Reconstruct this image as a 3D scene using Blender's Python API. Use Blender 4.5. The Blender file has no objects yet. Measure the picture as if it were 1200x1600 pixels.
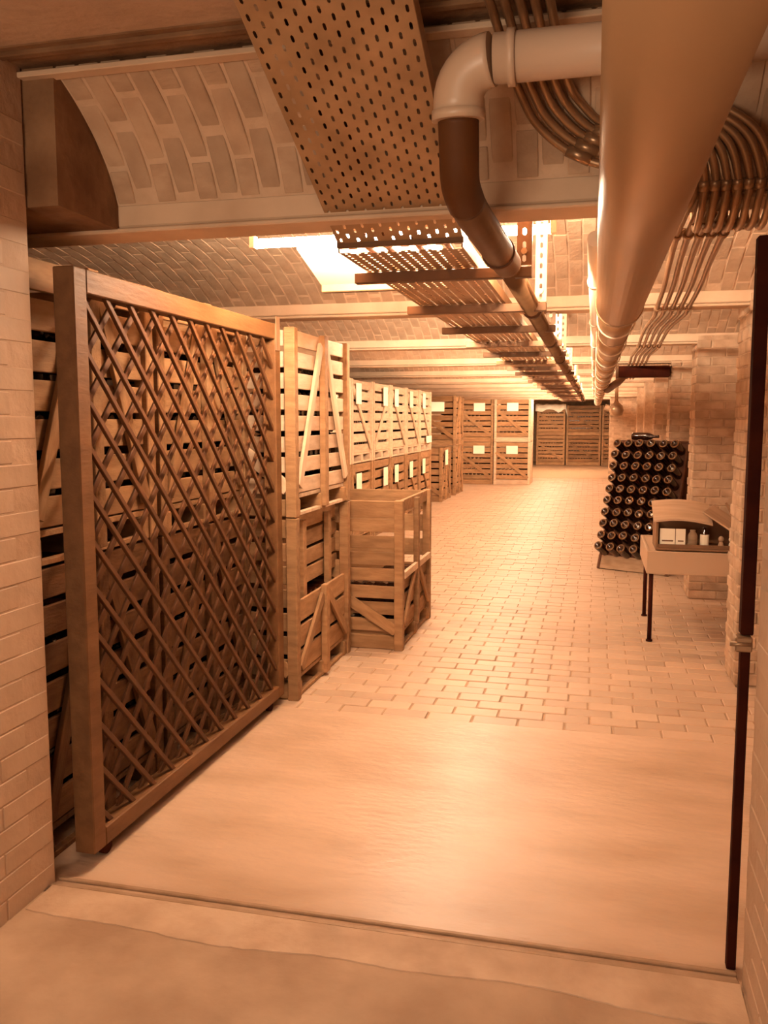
import bpy, bmesh, math, random
from mathutils import Vector, Matrix, Euler
random.seed(7)
R = math.radians
C = bpy.context.scene.collection
S = bpy.context.scene

# ------------------------------------------------------------------ camera
cam = bpy.data.cameras.new('camera'); co = bpy.data.objects.new('camera', cam); C.objects.link(co)
S.camera = co
F = 1340.0
TH = math.atan(144 / F); PS = math.atan(328 / F * math.cos(TH))
cam.sensor_fit = 'VERTICAL'; cam.sensor_height = 36.0; cam.lens = 36.0 * F / 1600.0
cam.clip_start = 0.05; cam.clip_end = 200
co.location = (0, 0, 1.6)
co.rotation_euler = (math.pi / 2 - TH, 0, PS)

# ------------------------------------------------------------------ world, exposure
w = bpy.data.worlds.new('world'); S.world = w; w.use_nodes = True
w.node_tree.nodes['Background'].inputs[0].default_value = (1.0, .68, .42, 1)
w.node_tree.nodes['Background'].inputs[1].default_value = 0.12
S.view_settings.view_transform = 'Standard'
S.view_settings.look = 'None'
S.view_settings.exposure = 0.05
S.view_settings.gamma = 1.0
S.view_settings.use_curve_mapping = False
LAMP = (1.0, .775, .555)

def area(name, loc, rot, sx, sy, power, color=LAMP):
    l = bpy.data.lights.new(name, 'AREA'); l.shape = 'RECTANGLE'; l.size = sx; l.size_y = sy
    l.energy = power; l.color = color
    o = bpy.data.objects.new(name, l); C.objects.link(o); o.location = loc; o.rotation_euler = rot
    return o
# lights for the unseen room behind the photographer
area('unseen_room_light', (-0.35, -0.9, 2.82), (R(12), R(-8), 0), 1.4, .5, 30)
area('unseen_room_light', (-1.2, -1.6, 1.3), (R(104), 0, R(-18)), 1.4, .5, 64)  # added fill aimed forward and up, lifts soffit, first vault and right wall
area('unseen_room_light', (0.9, -2.6, 2.82), (0, 0, 0), 1.2, .3, 40)

# ------------------------------------------------------------------ materials
def mat(name, col, col2=None, rough=.75, scale=6.0, stretch=(1, 1, 1), bump=.15, metal=0.0, rand=.0, bscale=None, spec=.3, detail=6.0, lo=.35, hi=.65, coat=0.0):
    m = bpy.data.materials.new(name); m.use_nodes = True
    nt = m.node_tree; b = nt.nodes['Principled BSDF']
    tc = nt.nodes.new('ShaderNodeTexCoord'); mp = nt.nodes.new('ShaderNodeMapping')
    mp.inputs['Scale'].default_value = stretch
    nt.links.new(tc.outputs['Object'], mp.inputs[0])
    oi = nt.nodes.new('ShaderNodeObjectInfo')
    off = nt.nodes.new('ShaderNodeVectorMath'); off.operation = 'ADD'
    mul = nt.nodes.new('ShaderNodeMath'); mul.operation = 'MULTIPLY'; mul.inputs[1].default_value = 17.0 if rand else 0.0
    nt.links.new(oi.outputs['Random'], mul.inputs[0])
    nt.links.new(mp.outputs[0], off.inputs[0]); nt.links.new(mul.outputs[0], off.inputs[1])
    nz = nt.nodes.new('ShaderNodeTexNoise'); nz.inputs['Scale'].default_value = scale; nz.inputs['Detail'].default_value = detail
    nt.links.new(off.outputs[0], nz.inputs['Vector'])
    cr = nt.nodes.new('ShaderNodeValToRGB')
    cr.color_ramp.elements[0].position = lo; cr.color_ramp.elements[1].position = hi
    cr.color_ramp.elements[0].color = (*(col2 or col), 1); cr.color_ramp.elements[1].color = (*col, 1)
    nt.links.new(nz.outputs[0], cr.inputs[0])
    out = cr.outputs[0]
    if rand:
        mr = nt.nodes.new('ShaderNodeMapRange'); mr.inputs['To Min'].default_value = 1 - rand; mr.inputs['To Max'].default_value = 1 + rand * .5
        nt.links.new(oi.outputs['Random'], mr.inputs['Value'])
        vm = nt.nodes.new('ShaderNodeVectorMath'); vm.operation = 'SCALE'
        nt.links.new(out, vm.inputs[0]); nt.links.new(mr.outputs[0], vm.inputs['Scale']); out = vm.outputs[0]
    nt.links.new(out, b.inputs['Base Color'])
    b.inputs['Roughness'].default_value = rough; b.inputs['Metallic'].default_value = metal
    b.inputs['Specular IOR Level'].default_value = spec
    if coat: b.inputs['Coat Weight'].default_value = coat
    if bump:
        n2 = nt.nodes.new('ShaderNodeTexNoise'); n2.inputs['Scale'].default_value = bscale or scale * 4; n2.inputs['Detail'].default_value = 5
        nt.links.new(off.outputs[0], n2.inputs['Vector'])
        bp = nt.nodes.new('ShaderNodeBump'); bp.inputs['Strength'].default_value = bump; bp.inputs['Distance'].default_value = .02
        nt.links.new(n2.outputs[0], bp.inputs['Height']); nt.links.new(bp.outputs[0], b.inputs['Normal'])
    return m

M = {}
M['concrete'] = mat('concrete_floor', (.59, .395, .27), (.45, .29, .185), rough=.33, scale=3.0, stretch=(.6, 1.5, 1), bump=.2, bscale=22, spec=.45, lo=.3, hi=.6)
M['concrete_worn'] = mat('worn_threshold_concrete', (.47, .31, .20), (.33, .20, .12), rough=.7, scale=3.0, bump=.35, bscale=16)
M['screed'] = mat('patched_screed', (.55, .37, .245), (.42, .265, .165), rough=.6, scale=6, bump=.3, bscale=20)
M['floor_brick'] = mat('pale_floor_brick', (.56, .375, .25), (.49, .32, .21), rough=.4, scale=2.5, bump=.03, bscale=30, rand=.16, spec=.45)
M['floor_joint'] = mat('floor_joint', (.42, .27, .165), (.35, .22, .13), rough=.8, scale=20, bump=.2)
M['vault_brick'] = mat('vault_brick', (.54, .37, .245), (.45, .295, .19), rough=.8, scale=9, bump=.2, rand=.16)
M['vault_mortar'] = mat('vault_mortar', (.64, .45, .31), (.56, .38, .25), rough=.85, scale=14, bump=.2)
M['old_brick'] = mat('old_whitewashed_brick', (.52, .345, .225), (.37, .23, .14), rough=.8, scale=7, bump=.4, rand=.14)
M['old_mortar'] = mat('old_mortar', (.55, .38, .25), (.42, .27, .17), rough=.9, scale=12, bump=.4)
M['plaster'] = mat('painted_masonry', (.50, .335, .225), (.42, .27, .175), rough=.7, scale=3, bump=.35, bscale=20)
M['jamb_brick'] = mat('painted_brick', (.50, .335, .225), (.44, .29, .19), rough=.65, scale=3, bump=.25, bscale=14, rand=.03)
M['beam'] = mat('pale_beam', (.66, .47, .32), (.56, .38, .25), rough=.65, scale=4, bump=.15)
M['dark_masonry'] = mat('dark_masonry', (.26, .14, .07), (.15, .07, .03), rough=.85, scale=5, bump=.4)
M['crate_pale'] = mat('pale_crate_board', (.62, .43, .285), (.50, .33, .21), rough=.7, scale=3, stretch=(2, 9, 9), bump=.12, rand=.14)
M['crate_mid'] = mat('midtone_crate_board', (.34, .18, .082), (.24, .12, .05), rough=.75, scale=3, stretch=(2, 9, 9), bump=.15, rand=.2)  # darker than the pale boards: falloff of the lamp light painted in
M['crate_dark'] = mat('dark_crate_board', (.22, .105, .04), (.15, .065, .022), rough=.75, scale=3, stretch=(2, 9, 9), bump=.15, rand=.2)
M['crate_shade'] = mat('shaded_crate_board', (.15, .064, .022), (.09, .034, .010), rough=.8, scale=3, stretch=(2, 9, 9), bump=.15, rand=.2)  # shade low down behind the gate, painted into the board colour
M['gate_wood'] = mat('gate_wood', (.155, .068, .024), (.11, .045, .014), rough=.6, scale=3, stretch=(6, 1.2, 6), bump=.12)
M['lattice'] = mat('lattice_wood', (.105, .038, .011), (.07, .024, .006), rough=.65, scale=4, bump=.1)
M['pvc'] = mat('pale_pipe', (.60, .42, .30), (.56, .39, .27), rough=.38, scale=2, bump=0, spec=.5)
M['bigpipe'] = mat('duct_jacket', (.40, .225, .115), (.37, .205, .10), rough=.36, scale=2, bump=.02, spec=.5, metal=.35)
M['whitepipe'] = mat('white_trunking', (.80, .62, .45), None, rough=.4, bump=0)
M['darkpipe'] = mat('dark_sleeve', (.10, .034, .008), (.08, .026, .005), rough=.6, scale=5, bump=.05)
M['tray'] = mat('galvanised_tray', (.46, .275, .145), (.35, .20, .10), rough=.5, scale=7, bump=.08, metal=.25)
M['tray_dark'] = mat('tray_bracket', (.15, .07, .03), (.12, .055, .022), rough=.55, scale=7, bump=.05, metal=.2)
M['strut'] = mat('pale_strut', (.46, .30, .18), (.40, .25, .15), rough=.5, scale=7, bump=.05)
M['conduit'] = mat('steel_conduit', (.40, .24, .13), (.30, .17, .09), rough=.32, scale=8, bump=.03, metal=.6, spec=.6)
M['glass_dark'] = mat('dark_bottle_glass', (.030, .007, .002), (.016, .003, .001), rough=.12, scale=3, bump=0, spec=.6, coat=.3)
M['bottle_rim'] = mat('dusty_rim_highlight', (.19, .09, .03), (.10, .04, .012), rough=.35, scale=30, bump=0)  # dusty base rim, lighter so the ring highlight is painted in
M['iron'] = mat('dark_iron', (.040, .006, .001), (.025, .003, .001), rough=.8, scale=8, bump=.1, spec=.1)
M['bolt'] = mat('steel_fitting', (.35, .22, .13), None, rough=.4, bump=0, metal=.6)
M['paper'] = mat('paper_card', (.92, .80, .62), (.88, .74, .56), rough=.8, scale=5, bump=0)
M['rack_wood'] = mat('rack_board', (.40, .25, .15), (.30, .18, .10), rough=.7, scale=3, stretch=(2, 2, 9), bump=.15)
M['rack_dark'] = mat('rack_dark_board', (.10, .035, .012), (.07, .02, .006), rough=.7, scale=3, bump=.15)
M['box_white'] = mat('pale_painted_box', (.46, .29, .18), (.43, .27, .165), rough=.5, scale=2, bump=.03)
M['box_wood'] = mat('box_wood', (.46, .29, .18), (.38, .23, .135), rough=.6, scale=3, stretch=(1, 8, 8), bump=.1)
M['box_inner'] = mat('box_inner', (.20, .10, .045), (.16, .07, .03), rough=.6, scale=3, bump=.1)
M['film'] = mat('plastic_film', (.9, .78, .6), (.8, .66, .48), rough=.3, scale=4, bump=.6)
M['steel_rail'] = mat('floor_rail', (.40, .25, .155), (.30, .18, .10), rough=.5, scale=9, bump=.2, metal=.2)
tm = bpy.data.materials.new('lamp_tube'); tm.use_nodes = True
_b = tm.node_tree.nodes['Principled BSDF']; _b.inputs['Base Color'].default_value = (.9, .8, .6, 1)
_b.inputs['Emission Color'].default_value = (1.0, .78, .54, 1); _b.inputs['Emission Strength'].default_value = 125
M['tube'] = tm

# ------------------------------------------------------------------ helpers
def tag(o, label=None, cat=None, group=None, kind=None):
    if label: o['label'] = label
    if cat: o['category'] = cat
    if group: o['group'] = group
    if kind: o['kind'] = kind
    return o

def empty(name, loc=(0, 0, 0), rz=0.0):
    o = bpy.data.objects.new(name, None); C.objects.link(o); o.location = loc; o.rotation_euler = (0, 0, rz); o.empty_display_size = .1
    return o

def link(name, me, loc=(0, 0, 0), rot=(0, 0, 0), parent=None):
    o = bpy.data.objects.new(name, me); C.objects.link(o); o.location = loc; o.rotation_euler = rot
    if parent: o.parent = parent
    return o

_cache = {}
def box_mesh(sx, sy, sz, m, bev=.003):
    key = ('b', round(sx, 3), round(sy, 3), round(sz, 3), m, bev)
    if key in _cache: return _cache[key]
    bm = bmesh.new(); bmesh.ops.create_cube(bm, size=1.0)
    bmesh.ops.scale(bm, vec=(sx, sy, sz), verts=bm.verts)
    if bev: bmesh.ops.bevel(bm, geom=bm.edges[:], offset=min(bev, sx * .3, sy * .3, sz * .3), segments=1, affect='EDGES')
    me = bpy.data.meshes.new('box'); bm.to_mesh(me); bm.free(); me.materials.append(M[m]); _cache[key] = me
    return me

def box(name, a, b, m, parent=None, bev=.003, rot=(0, 0, 0)):
    """box between two corners"""
    c = [(a[i] + b[i]) / 2 for i in range(3)]; s = [abs(b[i] - a[i]) for i in range(3)]
    return link(name, box_mesh(s[0], s[1], s[2], m, bev), c, rot, parent)

def bar(name, p, q, wid, thick, m, parent=None, nrm=(0, 1, 0), bev=.002):
    """flat bar from p to q; thick is measured along nrm"""
    p = Vector(p); q = Vector(q); L = (q - p).length
    x = (q - p).normalized(); n = Vector(nrm); n = (n - x * n.dot(x)).normalized(); z = x.cross(n)
    mt = Matrix((x, n, z)).transposed()
    o = link(name, box_mesh(L, thick, wid, m, bev), (p + q) / 2, mt.to_euler(), parent)
    return o

def finish(bm, name, m, parent=None, loc=(0, 0, 0), rot=(0, 0, 0), smooth=False):
    me = bpy.data.meshes.new(name); bm.to_mesh(me); bm.free(); me.materials.append(M[m])
    if smooth:
        for p in me.polygons: p.use_smooth = True
    return link(name, me, loc, rot, parent)

def smooth_path(pts, n=6):
    P = [Vector(p) for p in pts]; out = []
    for i in range(len(P) - 1):
        p0 = P[max(i - 1, 0)]; p1 = P[i]; p2 = P[i + 1]; p3 = P[min(i + 2, len(P) - 1)]
        for k in range(n):
            t = k / n
            out.append(.5 * ((2 * p1) + (p2 - p0) * t + (2 * p0 - 5 * p1 + 4 * p2 - p3) * t * t + (3 * p1 - p0 - 3 * p2 + p3) * t ** 3))
    out.append(P[-1]); return out

def tube_bm(bm, pts, r, seg=12, caps=True):
    pts = [Vector(p) for p in pts]; rr = r if isinstance(r, (list, tuple)) else [r] * len(pts)
    rings = []; prev = None
    for i, p in enumerate(pts):
        d = (pts[min(i + 1, len(pts) - 1)] - pts[max(i - 1, 0)]).normalized()
        if prev is None:
            a = Vector((0, 0, 1)) if abs(d.z) < .9 else Vector((1, 0, 0)); u = d.cross(a).normalized()
        else:
            u = (prev - d * prev.dot(d)).normalized()
        prev = u; v = d.cross(u)
        rings.append([bm.verts.new(p + (u * math.cos(2 * math.pi * k / seg) + v * math.sin(2 * math.pi * k / seg)) * rr[i]) for k in range(seg)])
    for a, b in zip(rings, rings[1:]):
        for k in range(seg): bm.faces.new((a[k], a[(k + 1) % seg], b[(k + 1) % seg], b[k]))
    if caps:
        bm.faces.new(rings[0][::-1]); bm.faces.new(rings[-1])
    return bm

def tube(name, pts, r, m, parent=None, seg=14, smooth=True):
    bm = tube_bm(bmesh.new(), pts, r, seg)
    bmesh.ops.recalc_face_normals(bm, faces=bm.faces[:])
    o = finish(bm, name, m, parent)
    if smooth:
        for p in o.data.polygons: p.use_smooth = len(p.vertices) == 4
    return o

def lathe_mesh(name, prof, m, seg=16):
    bm = bmesh.new(); rings = []
    for r, z in prof:
        rings.append([bm.verts.new((r * math.cos(2 * math.pi * k / seg), r * math.sin(2 * math.pi * k / seg), z)) for k in range(seg)])
    for a, b in zip(rings, rings[1:]):
        for k in range(seg): bm.faces.new((a[k], a[(k + 1) % seg], b[(k + 1) % seg], b[k]))
    bm.faces.new(rings[0][::-1]); bm.faces.new(rings[-1])
    bmesh.ops.recalc_face_normals(bm, faces=bm.faces[:])
    me = bpy.data.meshes.new(name); bm.to_mesh(me); bm.free(); me.materials.append(M[m])
    for p in me.polygons: p.use_smooth = len(p.vertices) == 4
    return me

CUBE_V = [(-.5, -.5, -.5), (.5, -.5, -.5), (.5, .5, -.5), (-.5, .5, -.5), (-.5, -.5, .5), (.5, -.5, .5), (.5, .5, .5), (-.5, .5, .5)]
CUBE_F = [(0, 3, 2, 1), (4, 5, 6, 7), (0, 1, 5, 4), (1, 2, 6, 5), (2, 3, 7, 6), (3, 0, 4, 7)]
CAMP = Vector((0, 0, 1.6))
FW = Vector((-math.sin(PS) * math.cos(TH), math.cos(PS) * math.cos(TH), -math.sin(TH)))
RT = Vector((math.cos(PS), math.sin(PS), 0)); UP = RT.cross(FW)
def size_in_view(p):
    d = p - CAMP; z = d.dot(FW)
    if z < .3: return 0
    x = F * d.dot(RT) / z; y = F * d.dot(UP) / z
    k = 1 if (abs(x) < 620 and abs(y) < 820) else .01
    return k / z
def brick_field(parent, mats, size, m, name='brick', limit=300, bev=.004):
    """mats: list of 4x4 world matrices (parent sits at the origin)"""
    mats.sort(key=lambda q: -size_in_view(q.to_translation()))
    sh = Matrix.Translation(-parent.location); mats = [sh @ q for q in mats]
    me = box_mesh(*size, m, bev)
    for q in mats[:limit]:
        o = bpy.data.objects.new(name, me); C.objects.link(o); o.parent = parent; o.matrix_basis = q
    rest = mats[limit:]
    if rest:
        V = []; Fc = []
        sc = Matrix.Diagonal((*size, 1))
        for q in rest:
            b = len(V); qq = q @ sc
            V += [tuple(qq @ Vector(v)) for v in CUBE_V]; Fc += [tuple(b + i for i in f) for f in CUBE_F]
        mm = bpy.data.meshes.new('small_bricks'); mm.from_pydata(V, [], Fc); mm.materials.append(M[m])
        o = link('small_bricks', mm, parent=parent); o['kind'] = 'stuff'

# ------------------------------------------------------------------ floor
T0 = 2.48
fl = box('floor', (-3.2, -4, -.12), (2.6, 2.40, .012), 'concrete_worn', bev=0); tag(fl, kind='structure', label='worn concrete floor in front of the threshold rail')
# uneven edge of the screed in front of the rail
bm = bmesh.new(); ring = []
n = 60
top = []; bot = []
for i in range(n + 1):
    x = -1.76 + 2.2 * i / n
    e = 2.30 - .022 * math.sin(i * .11) - .009 * math.sin(i * .37 + 1) - .05 * (i / n) + random.uniform(-.003, .003)
    top.append((bm.verts.new((x, 2.435, .018)), bm.verts.new((x, e, .0155))))
    bot.append((bm.verts.new((x, 2.435, .0)), bm.verts.new((x, e - .006, .0))))
for i in range(n):
    bm.faces.new((top[i][0], top[i][1], top[i + 1][1], top[i + 1][0]))
    bm.faces.new((top[i][1], bot[i][1], bot[i + 1][1], top[i + 1][1]))
    bm.faces.new((top[i][0], top[i + 1][0], bot[i + 1][0], bot[i][0]))
bmesh.ops.recalc_face_normals(bm, faces=bm.faces[:])
o = finish(bm, 'screed_strip', 'screed', fl)
o.location = -fl.location
f2 = box('floor', (-5, 2.40, -.12), (1.4, 4.40, 0.0), 'concrete', bev=0); tag(f2, kind='structure', label='smooth pale concrete floor between the threshold and the floor bricks')
f3 = box('floor', (-5, 4.40, -.12), (1.4, 34, -.006), 'floor_joint', bev=0); tag(f3, kind='structure', label='brick paved cellar floor running down the corridor')
mats = []
bw, bd = .236, .113; gap = .008
row = 0; y = 4.405 + bd / 2
while y < 24.0:
    xo = (row % 2) * (bw + gap) / 2 + random.uniform(-.01, .01)
    x = -3.4 + xo
    xmin = -1.7 if y < 7.2 else -3.4
    while x < 1.33:
        if x > xmin:
            mats.append(Matrix.Translation((x, y, -.012 + random.uniform(-.0025, .0025))) @ Euler((random.uniform(-.006, .006), random.uniform(-.004, .004), random.uniform(-.006, .006))).to_matrix().to_4x4())
        x += bw + gap
    y += bd + gap; row += 1
brick_field(f3, mats, (bw, bd, .024), 'floor_brick', limit=300)
# threshold rail
rail = empty('threshold_rail', (0, T0 - .01, 0)); tag(rail, 'dark steel sliding gate rail set in the floor across the doorway', 'rail')
box('rail_bar', (-1.77, -.035, .0), (.44, -.015, .018), 'steel_rail', rail)
box('rail_bar', (-1.77, .012, .0), (.44, .03, .016), 'steel_rail', rail)
box('rail_bed', (-1.77, -.014, -.002), (.44, .011, .009), 'concrete_worn', rail)

# ------------------------------------------------------------------ doorway walls (jambs) and the room behind the camera
JH = 2.66
def jamb(name, x0, x1, face_x, side):
    o = box(name, (x0, 1.2, 0), (x1, 2.47, 3.1), 'plaster', bev=0); tag(o, kind='structure')
    holder = o
    mats = []
    z = .045; r = 0
    while z < JH - .02:
        yy = 2.345 - (r % 2) * .12
        first = True
        while yy > 1.25:
            L = .236
            m4 = Matrix.Translation((face_x - side * .0055 + random.uniform(-.0007, .0007), yy, z))
            mats.append(Matrix.Translation(-Vector(o.location)) @ m4 @ Euler((random.uniform(-.003, .003), random.uniform(-.003, .003), random.uniform(-.003, .003))).to_matrix().to_4x4())
            yy -= .246
        z += .0765; r += 1
    # sort by true place: shift back when measuring
    off = Vector(o.location)
    mats.sort(key=lambda q: -size_in_view(q.to_translation() + off))
    me = box_mesh(.016, .240, .0715, 'jamb_brick', .0025)
    for q in mats[:300]:
        b = bpy.data.objects.new('brick', me); C.objects.link(b); b.parent = o; b.matrix_basis = q
    return o
jamb('wall_left', -3.2, -1.775, -1.775, 1)
jamb('wall_right', .452, 2.6, .452, -1)
o = box('ceiling', (-1.775, 1.2, 2.70), (.452, 2.34, 3.1), 'plaster', bev=0); tag(o, kind='structure', label='pale soffit of the doorway lintel')
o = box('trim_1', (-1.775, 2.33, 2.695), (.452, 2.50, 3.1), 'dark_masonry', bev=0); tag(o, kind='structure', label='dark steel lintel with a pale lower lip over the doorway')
box('lintel_lip', (-1.1135, .035, -.2375), (1.1135, .085, -.220), 'beam', o)
box('lintel_web', (-1.1135, -.06, -.215), (1.1135, -.03, -.18), 'dark_masonry', o)
# camera room shell
for a, b, nm in (((-3.2, -4.1, 0), (2.6, -4, 3.1), 'wall_back'), ((-3.3, -4, 0), (-3.2, 2.47, 3.1), 'wall_left_room'), ((2.6, -4, 0), (2.7, 2.47, 3.1), 'wall_right_room'), ((-3.2, -4, 3.0), (2.6, 1.2, 3.1), 'ceiling')):
    o = box(nm, a, b, 'plaster', bev=0); tag(o, kind='structure')

# ------------------------------------------------------------------ cellar shell
XL, XR = -5.0, 1.36
SP = 2.60; Y2 = 2.84; ZB = 2.27; BWD = .15
for a, b, nm in (((XL - .1, 2.47, 0), (XL, 34, 2.9), 'wall_left'), ((XR, 2.47, 0), (XR + .1, 34, 2.9), 'wall_right'), ((XL, 33.6, 0), (XR, 33.7, 2.9), 'wall_back'),
                 ((XL, 2.40, 0), (-3.2, 2.47, 2.9), 'wall_front')):
    o = box(nm, a, b, 'old_mortar', bev=0); tag(o, kind='structure')
def vault(k, ya, yb, z0, rise, ell=None, limit=300, bricks=True, x0=XL, x1=XR):
    """barrel vault springing at ya and yb; ell=(centre, half) for a cut ellipse"""
    bm = bmesh.new(); N = 20
    cy, hy = ell if ell else ((ya + yb) / 2, (yb - ya) / 2 + .25)
    def zz(y):
        u = (y - cy) / hy
        base = math.sqrt(max(0, 1 - u * u))
        if ell: return z0 + rise * base
        ue = ((yb - ya) / 2) / hy; be = math.sqrt(1 - ue * ue)
        return z0 + rise * (base - be) / (1 - be)
    tun = []
    for i in range(N + 1):
        y = ya + (yb - ya) * i / N
        tun.append((bm.verts.new((x0, y, zz(y))), bm.verts.new((x1, y, zz(y)))))
    outr = [(bm.verts.new((x0, ya, 3.05)), bm.verts.new((x1, ya, 3.05))), (bm.verts.new((x0, yb, 3.05)), bm.verts.new((x1, yb, 3.05)))]
    for i in range(N): bm.faces.new((tun[i][0], tun[i][1], tun[i + 1][1], tun[i + 1][0]))
    bm.faces.new((outr[0][0], outr[1][0], outr[1][1], outr[0][1]))
    bmesh.ops.recalc_face_normals(bm, faces=bm.faces[:])
    o = finish(bm, 'ceiling', 'vault_mortar'); tag(o, kind='structure')
    if not bricks: return o
    # arc length stepping
    samples = [ya + (yb - ya) * i / 400 for i in range(401)]
    arc = [0]
    for a, b in zip(samples, samples[1:]): arc.append(arc[-1] + math.hypot(b - a, zz(b) - zz(a)))
    tot = arc[-1]
    def at_s(s):
        s = max(0, min(tot - 1e-4, s)); i = 0
        import bisect
        i = bisect.bisect_right(arc, s) - 1
        t = (s - arc[i]) / (arc[i + 1] - arc[i]); y = samples[i] + t * (samples[i + 1] - samples[i])
        d = .002; return y, zz(y), math.atan2(zz(min(y + d, yb)) - zz(max(y - d, ya)), min(y + d, yb) - max(y - d, ya))
    bl, bww = .238, .066
    mats = []; col = 0; x = x0 + .04
    while x < x1 - .03:
        s = (col % 2) * -.12 + .115 + random.uniform(-.03, .03) - .25
        while s < tot + .11:
            s0, s1 = max(s - bl / 2, .004), min(s + bl / 2, tot - .004)
            if s1 - s0 > .03:
                y, z, a = at_s((s0 + s1) / 2)
                ya_, za_, _ = at_s(s0); yb_, zb_, _ = at_s(s1)
                a = math.atan2(zb_ - za_, yb_ - ya_); z = z * .4 + (za_ + zb_) / 2 * .6
                if x > -3.6 or y > 14:
                    mats.append(Matrix.Translation((x, y, z + .0065 + random.uniform(-.0015, .0015))) @ Euler((a + random.uniform(-.008, .008), 0, random.uniform(-.008, .008))).to_matrix().to_4x4() @ Matrix.Diagonal((1, (s1 - s0) / bl, 1, 1)))
            s += bl + .012
        x += bww + .012; col += 1
    brick_field(o, mats, (bww, bl, .02), 'vault_brick', limit=limit, bev=.003)
    return o
vault(1, 2.48, Y2, 2.224, .58, ell=(1.9, .965), x0=-1.9, x1=XR)
beams_y = []
for k in range(12):
    yb = Y2 + SP * k; beams_y.append(yb)
    if k < 11: vault(k + 2, yb + BWD, yb + SP, 2.35, .30, limit=(300 if k < 2 else (120 if k == 2 else 0)), bricks=k < 5)
for k, yb in enumerate(beams_y):
    b = box('trim_%d' % (k + 2), (XL, yb, ZB + .012), (XR, yb + BWD, 2.36 if k == 0 else 2.38), 'beam', bev=.006); tag(b, kind='structure')
    box('beam_flange', (-(XR - XL) / 2, -BWD / 2 - .012, -(.055 if k == 0 else .065) - .004), ((XR - XL) / 2, BWD / 2 + .012, -(.055 if k == 0 else .065) + .012), 'beam', b, bev=.006)
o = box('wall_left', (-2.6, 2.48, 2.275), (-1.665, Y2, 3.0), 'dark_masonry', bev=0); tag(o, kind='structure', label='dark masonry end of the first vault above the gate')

# pillars along the right wall
def pillar(y0, x0=.86, d=.42, h=2.33, label='', limit=300, bricks=True):
    t = empty('brick_pillar', (0, 0, 0)); tag(t, label, 'pillar', 'whitewashed brick pillars along the right wall')
    box('core', (x0 + .008, y0 + .008, 0), (XR - .001, y0 + d - .008, h), 'old_mortar', t, bev=0)
    if not bricks: return
    mats = []; z = .04; r = 0
    wx = XR - x0
    while z < h - .03:
        # near face: along x
        x = x0 + (.12 if r % 2 else .06)
        L = .236 if r % 2 == 0 else .236
        xs = x0 + (.0 if r % 2 == 0 else -.12)
        while xs < XR - .05:
            a = max(xs, x0); b = min(xs + .236, XR - .004)
            if b - a > .05: mats.append(('f', a, b, z))
            xs += .246
        ys = y0 + (.0 if r % 2 == 1 else -.12)
        while ys < y0 + d - .03:
            a = max(ys, y0); b = min(ys + .236, y0 + d)
            if b - a > .05: mats.append(('s', a, b, z))
            ys += .246
        z += .0765; r += 1
    for kd, a, b, z in mats[:limit]:
        j = random.uniform(-.003, .003)
        if kd == 'f': o = box('brick', (a + .001, y0 + j, z - .034), (b, y0 + .03 + j, z + .034), 'old_brick', t, bev=.005)
        else: o = box('brick', (x0 + j, a + .001, z - .034), (x0 + .03 + j, b, z + .034), 'old_brick', t, bev=.005)
names = ['nearest whitewashed brick pillar, beside the display table', 'second whitewashed brick pillar, behind the display table', 'third brick pillar, rising behind the bottle rack',
         'fourth brick pillar from the doorway along the right wall', 'fifth brick pillar from the doorway along the right wall', 'sixth brick pillar from the doorway along the right wall']
for k in range(6): pillar(5.40 + 2.62 * k, label=names[k], bricks=k < 4)
o = box('wall_right', (.46, 26.6, 0), (XR, 27.0, 2.33), 'old_mortar', bev=0); tag(o, kind='structure', label='pale wall stub at the far right end of the corridor')
mats = []
for r in range(29):
    x = .47 + (.12 if r % 2 else 0) + .11
    while x < XR - .1:
        mats.append(Matrix.Translation(-Vector(o.location)) @ Matrix.Translation((x, 26.6, .04 + r * .0765))); x += .246
me = box_mesh(.236, .012, .066, 'old_brick', .003)
for q in mats:
    b = bpy.data.objects.new('brick', me); C.objects.link(b); b.parent = o; b.matrix_basis = q

# ------------------------------------------------------------------ gate (left) and gate post (right)
g = empty('sliding_lattice_gate', (-1.69, 2.585, 0), R(-.8)); tag(g, 'tall wooden sliding gate with diagonal lattice in front of the crates at left', 'gate')
GL, G0, G1, FWD = 1.87, .055, 2.11, .075
box('frame_post', (-.08, 0, G0), (0, FWD, G1), 'gate_wood', g, .004)
box('frame_post', (-.075, GL - FWD, G0), (0, GL, G1), 'gate_wood', g, .004)
box('top_rail', (-.075, FWD, G1 - .082), (0, GL - FWD, G1), 'gate_wood', g, .004)
box('bottom_rail', (-.075, FWD, G0), (0, GL - FWD, G0 + .07), 'gate_wood', g, .004)
for wy in (.12, GL - .14): tube('roller', [(-.05, wy, .03), (-.025, wy, .03)], .03, 'iron', g, 14)
box('corner_plate', (0.0, GL - .07, G1 - .14), (.004, GL - .01, G1 + .04), 'bolt', g, .001)
ya, yb, za, zb = FWD - .01, GL - FWD + .01, G0 + .06, G1 - .072
def clip(c, sgn):
    # z = c + sgn*y
    pts = []
    for y in (ya, yb):
        z = c + sgn * y
        if za <= z <= zb: pts.append((y, z))
    for z in (za, zb):
        y = (z - c) / sgn
        if ya < y < yb: pts.append((y, z))
    return sorted(pts)
pitch = .166
k = 0
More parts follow.
